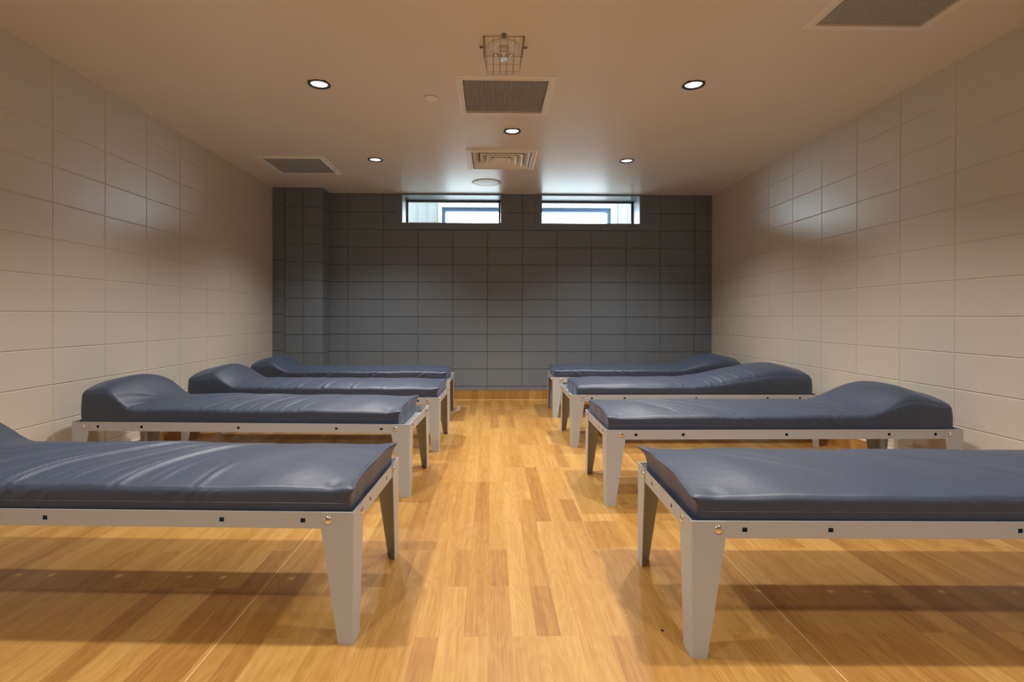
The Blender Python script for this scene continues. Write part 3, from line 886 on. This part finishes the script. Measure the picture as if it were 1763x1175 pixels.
dl_labels = ['lit round downlight above the second and third left beds, nearer the camera', 'lit round downlight nearer the camera on the right',
             'lit round downlight alone between the square grille and the stepped diffuser', 'lit round downlight nearest the left ceiling panel',
             'lit round downlight farthest back on the right side of the ceiling',
             'round downlight ahead of the camera on the left, above the photo', 'round downlight ahead of the camera on the right, above the photo',
             'round downlight above the camera on the left',
             'round downlight above the camera on the right']
dl = downlight_parts()
for i, (x, y) in enumerate(LIGHTS):
    o = dl if i == 0 else copy_tree(dl)
    o.location = (x, y, H)
    tag(o, dl_labels[i], 'ceiling light', 'recessed round ceiling lights')

# ------------------------------------------------------------------ square ceiling fittings
def frame_ring(bm, ho, hi, z0, z1, lipw=0.006):
    """mitred square frame, outer half size ho, inner hi, hanging from z0 down to z1, with a stepped face"""
    prof = [(ho, z0), (ho, z0 - 0.004), (ho - 0.004, z0 - 0.006), (hi + 0.016, z0 - 0.006), (hi + 0.012, z1), (hi + 0.003, z1), (hi, z1 + 0.002), (hi, z0 + 0.03), (hi + 0.004, z0 + 0.03), (hi + 0.004, z0)]
    rings = []
    for h, z in prof: rings.append([bm.verts.new((sx * h, sy * h, z)) for sx, sy in ((-1, -1), (1, -1), (1, 1), (-1, 1))])
    n = len(rings)
    for i in range(n):
        A, B = rings[i], rings[(i + 1) % n]
        for k in range(4): bm.faces.new((A[k], A[(k + 1) % 4], B[(k + 1) % 4], B[k]))
def vent(loc, label, fine, drop=0.012, matg=None):
    root = thing('return_grille', label, 'vent', (loc[0], loc[1], H), 0, 'square return air grilles')
    bm = bmesh.new(); frame_ring(bm, 0.308, 0.262, 0, -drop)
    from_bm('frame', bm, M_white, root)
    bm = bmesh.new()
    n = 40
    for k in range(1, n):
        q = -0.262 + 0.524 * k / n
        if fine:
            add_box(bm, q - 0.0036, q + 0.0036, -0.262, 0.262, 0.001, 0.006); add_box(bm, -0.262, 0.262, q - 0.0036, q + 0.0036, 0.0015, 0.0055)
        else:
            add_box(bm, q - 0.0018, q + 0.0018, -0.262, 0.262, 0.000, 0.012); add_box(bm, -0.262, 0.262, q - 0.0018, q + 0.0018, 0.0005, 0.0115)
    from_bm('grille', bm, matg or M_grille, root)
    bm = bmesh.new(); add_box(bm, -0.261, 0.261, -0.261, 0.261, 0.024, 0.027)
    from_bm('backing', bm, M_duct, root)
    return root
vent(VENT_C, 'square egg-crate return grille in mid ceiling, behind the caged detector', False)
vent(VENT_L, 'square perforated grille close to the left wall and the pilaster', True)
vent(VENT_R, 'large square grille at the top right, cut off by the photo edge', True)
# four-way stepped diffuser
root = thing('supply_diffuser', 'square stepped four-way air diffuser near the windows', 'vent', (DIFF[0], DIFF[1], H))
bm = bmesh.new(); frame_ring(bm, 0.308, 0.262, 0, -0.012)
from_bm('frame', bm, M_white, root)
for k, (ho, hi) in enumerate(((0.260, 0.205), (0.192, 0.142), (0.130, 0.085), (0.074, 0.0))):
    bm = bmesh.new()
    # sloping louvre cone: high outside edge hidden, low inner lip
    zo, zi = 0.050, -0.006
    A = [(ho - 0.055 if ho < 0.25 else hi, 0.055)]
    prof = [(hi + 0.050 if k < 3 else 0.074, -0.004), (hi + 0.044 if k < 3 else 0.068, -0.010), (hi if k < 3 else 0.03, 0.040), (hi if k < 3 else 0.03, 0.042), (hi + 0.050 if k < 3 else 0.074, -0.002)]
    rings = [[bm.verts.new((sx * h, sy * h, z)) for sx, sy in ((-1, -1), (1, -1), (1, 1), (-1, 1))] for h, z in prof]
    for A_, B_ in zip(rings, rings[1:] + rings[:1]):
        for q in range(4): bm.faces.new((A_[q], A_[(q + 1) % 4], B_[(q + 1) % 4], B_[q]))
    if k == 3:
        bm.faces.new(rings[2])
    from_bm('louvre', bm, M_white, root)
bm = bmesh.new(); add_box(bm, -0.262, 0.262, -0.262, 0.262, 0.07, 0.073); from_bm('backing', bm, M_duct, root)

# speaker plate near the windows, sprinkler cover plate
bm = bmesh.new()
add_lathe(bm, [(0, -0.008), (0.06, -0.0078), (0.10, -0.007), (0.112, -0.0055), (0.118, -0.0075), (0.145, -0.006), (0.155, -0.002), (0.155, -0.0002), (0, -0.0002)], n=56)
root = thing('ceiling_speaker', 'round white ceiling speaker closest to the windows', 'speaker', (-0.058, 5.745, H))
from_bm('grille', bm, M_white2, root, True)
for a in (PI / 4, 3 * PI / 4, 5 * PI / 4, 7 * PI / 4, ):
    bm = bmesh.new(); add_lathe(bm, [(0, -0.0095), (0.004, -0.009), (0.005, -0.006), (0, -0.006)], 0.133 * math.cos(a), 0.133 * math.sin(a), 10)
    from_bm('screw', bm, M_dark, root)
bm = bmesh.new()
add_lathe(bm, [(0, -0.009), (0.036, -0.009), (0.043, -0.007), (0.045, -0.005), (0.043, -0.0045), (0.030, -0.0045), (0.030, -0.0002), (0, -0.0002)], n=40)
o = from_bm('sprinkler_cover', bm, M_white, None, True, (-0.403, 3.528, H))
tag(o, 'small round sprinkler cover plate left of the egg-crate grille', 'cover plate')

# caged smoke alarm with strobe
root = thing('smoke_alarm', 'round white smoke alarm with strobe inside the wire cage', 'smoke alarm', (0.060, 2.850, H))
bm = bmesh.new(); add_lathe(bm, [(0, -0.026), (0.055, -0.026), (0.076, -0.018), (0.083, -0.008), (0.084, -0.0002), (0, -0.0002)], n=48)
from_bm('base', bm, M_white2, root, True)
bm = bmesh.new(); add_box(bm, -0.026, 0.026, -0.06, 0.062, -0.058, -0.022, 0.006)
from_bm('housing', bm, M_white2, root, True)
for s_ in (-1, 1):
    bm = bmesh.new(); add_lathe(bm, [(0, -0.040), (0.010, -0.038), (0.015, -0.030), (0.015, -0.018), (0, -0.018)], s_ * 0.040, 0.035, 20)
    from_bm('reflector', bm, M_chrome, root, True)
    bm = bmesh.new(); add_box(bm, s_ * 0.012 - 0.0022, s_ * 0.012 + 0.0022, -0.03, -0.006, -0.0592, -0.0575)
    from_bm('test_slot', bm, M_dark, root)
root = thing('wire_guard', 'wire cage screwed to the ceiling around the smoke alarm', 'wire cage', (0.060, 2.850, H))
hw, hy, hb, tp = 0.103, 0.105, 0.100, 0.84      # half sizes at the ceiling, depth, taper
W1, Y1 = hw * tp, hy * 0.94
R1 = 0.0010
bm = bmesh.new()
add_tube(bm, [(-hw, -hy, -0.004), (hw, -hy, -0.004)], R1 * 1.3); add_tube(bm, [(-hw, hy, -0.004), (hw, hy, -0.004)], R1 * 1.3)
from_bm('base_wire', bm, M_wire, root, True)
bm = bmesh.new()
for s_ in (-1, 1): add_box(bm, s_ * hw - 0.003, s_ * hw + 0.003, -hy, hy, -0.012, -0.0005)
from_bm('side_bracket', bm, M_duct, root)
for s_ in (-1, 1):
    bm = bmesh.new(); add_tube(bm, [(s_ * (hw + 0.0035), 0, -0.008), (s_ * (hw + 0.018), 0, -0.008)], 0.004, 8)
    add_tube(bm, [(s_ * (hw + 0.018), 0, -0.008), (s_ * (hw + 0.023), 0, -0.008)], 0.0065, 8)
    from_bm('thumb_screw', bm, M_wire, root, True)
bm = bmesh.new(); add_lathe(bm, [(0, -0.018), (0.010, -0.018), (0.0125, -0.014), (0.0125, -0.0005), (0, -0.0005)], 0, -hy - 0.016, 20)
from_bm('lock_tab', bm, M_duct, root, True)
for k in range(4):
    x = -0.057 + 0.038 * k
    bm = bmesh.new()
    add_tube(bm, [(x, -hy, -0.005), (x * 0.93, -Y1, -hb), (x * 0.93, Y1, -hb), (x, hy, -0.005)], R1)
    from_bm('long_wire', bm, M_wire, root, True)
for s_ in (-1, 1):
    bm = bmesh.new()
    add_tube(bm, [(s_ * hw, -hy, -0.005), (s_ * W1, -Y1, -hb), (s_ * W1, Y1, -hb), (s_ * hw, hy, -0.005)], R1)
    from_bm('long_wire', bm, M_wire, root, True)
for y_ in (-Y1, -0.01, Y1 - 0.03, Y1):
    bm = bmesh.new(); add_tube(bm, [(-hw, y_ * 1.04, -0.010), (-W1, y_, -hb - 0.0025), (W1, y_, -hb - 0.0025), (hw, y_ * 1.04, -0.010)], R1)
    from_bm('cross_wire', bm, M_wire, root, True)
for k in range(4):  # thicker grey lengths at the far end of the long wires
    x = (-0.057 + 0.038 * k) * 0.93
    bm = bmesh.new(); add_tube(bm, [(x, Y1 - 0.075, -hb - 0.004), (x, Y1, -hb - 0.004)], 0.0019, 6)
    from_bm('thick_wire', bm, M_duct, root, True)

# ------------------------------------------------------------------ small loose things on the floor
bm = bmesh.new()
A = [(-0.425, 5.455, 0.003, 0.006), (-0.392, 5.46, 0.006, 0.010), (-0.375, 5.462, 0.012, 0.020), (-0.358, 5.468, 0.012, 0.062), (-0.338, 5.474, 0.020, 0.078), (-0.322, 5.48, 0.030, 0.050)]
L_, R_ = [], []
for x, y, z0_, z1_ in A:
    L_.append(bm.verts.new((x, y, z0_))); R_.append(bm.verts.new((x + 0.006, y + 0.012, z1_)))
for i in range(len(A) - 1): bm.faces.new((L_[i], R_[i], R_[i + 1], L_[i + 1]))
bmesh.ops.solidify(bm, geom=bm.faces[:], thickness=0.0012)
tag(from_bm('paper_tag', bm, M_paper), 'crumpled white paper tag on the floor at the foot of the farthest left bed', 'tag')
random.seed(5)
for (x, y, r, m_, lb) in ((-0.003, 3.436, 0.005, M_paper, 'tiny pale crumb on the open floor in mid aisle'),
                          (0.214, 1.944, 0.003, M_paper, 'tiny pale speck in the aisle right of centre'),
                          (0.445, 1.752, 0.003, M_paper, 'tiny pale speck near the closest right bed leg'),
                          (0.536, 1.669, 0.004, M_dark, 'tiny dark speck just left of the closest right bed leg')):
    bm = bmesh.new(); bmesh.ops.create_icosphere(bm, subdivisions=2, radius=r)
    for v_ in bm.verts:
        v_.co *= 0.8 + 0.4 * random.random(); v_.co.z *= 0.5
    zmin = min(v_.co.z for v_ in bm.verts)
    for v_ in bm.verts: v_.co.z -= zmin
    tag(from_bm('debris_crumb', bm, m_, None, False, (x, y, 0)), lb, 'crumb', 'crumbs on the floor')
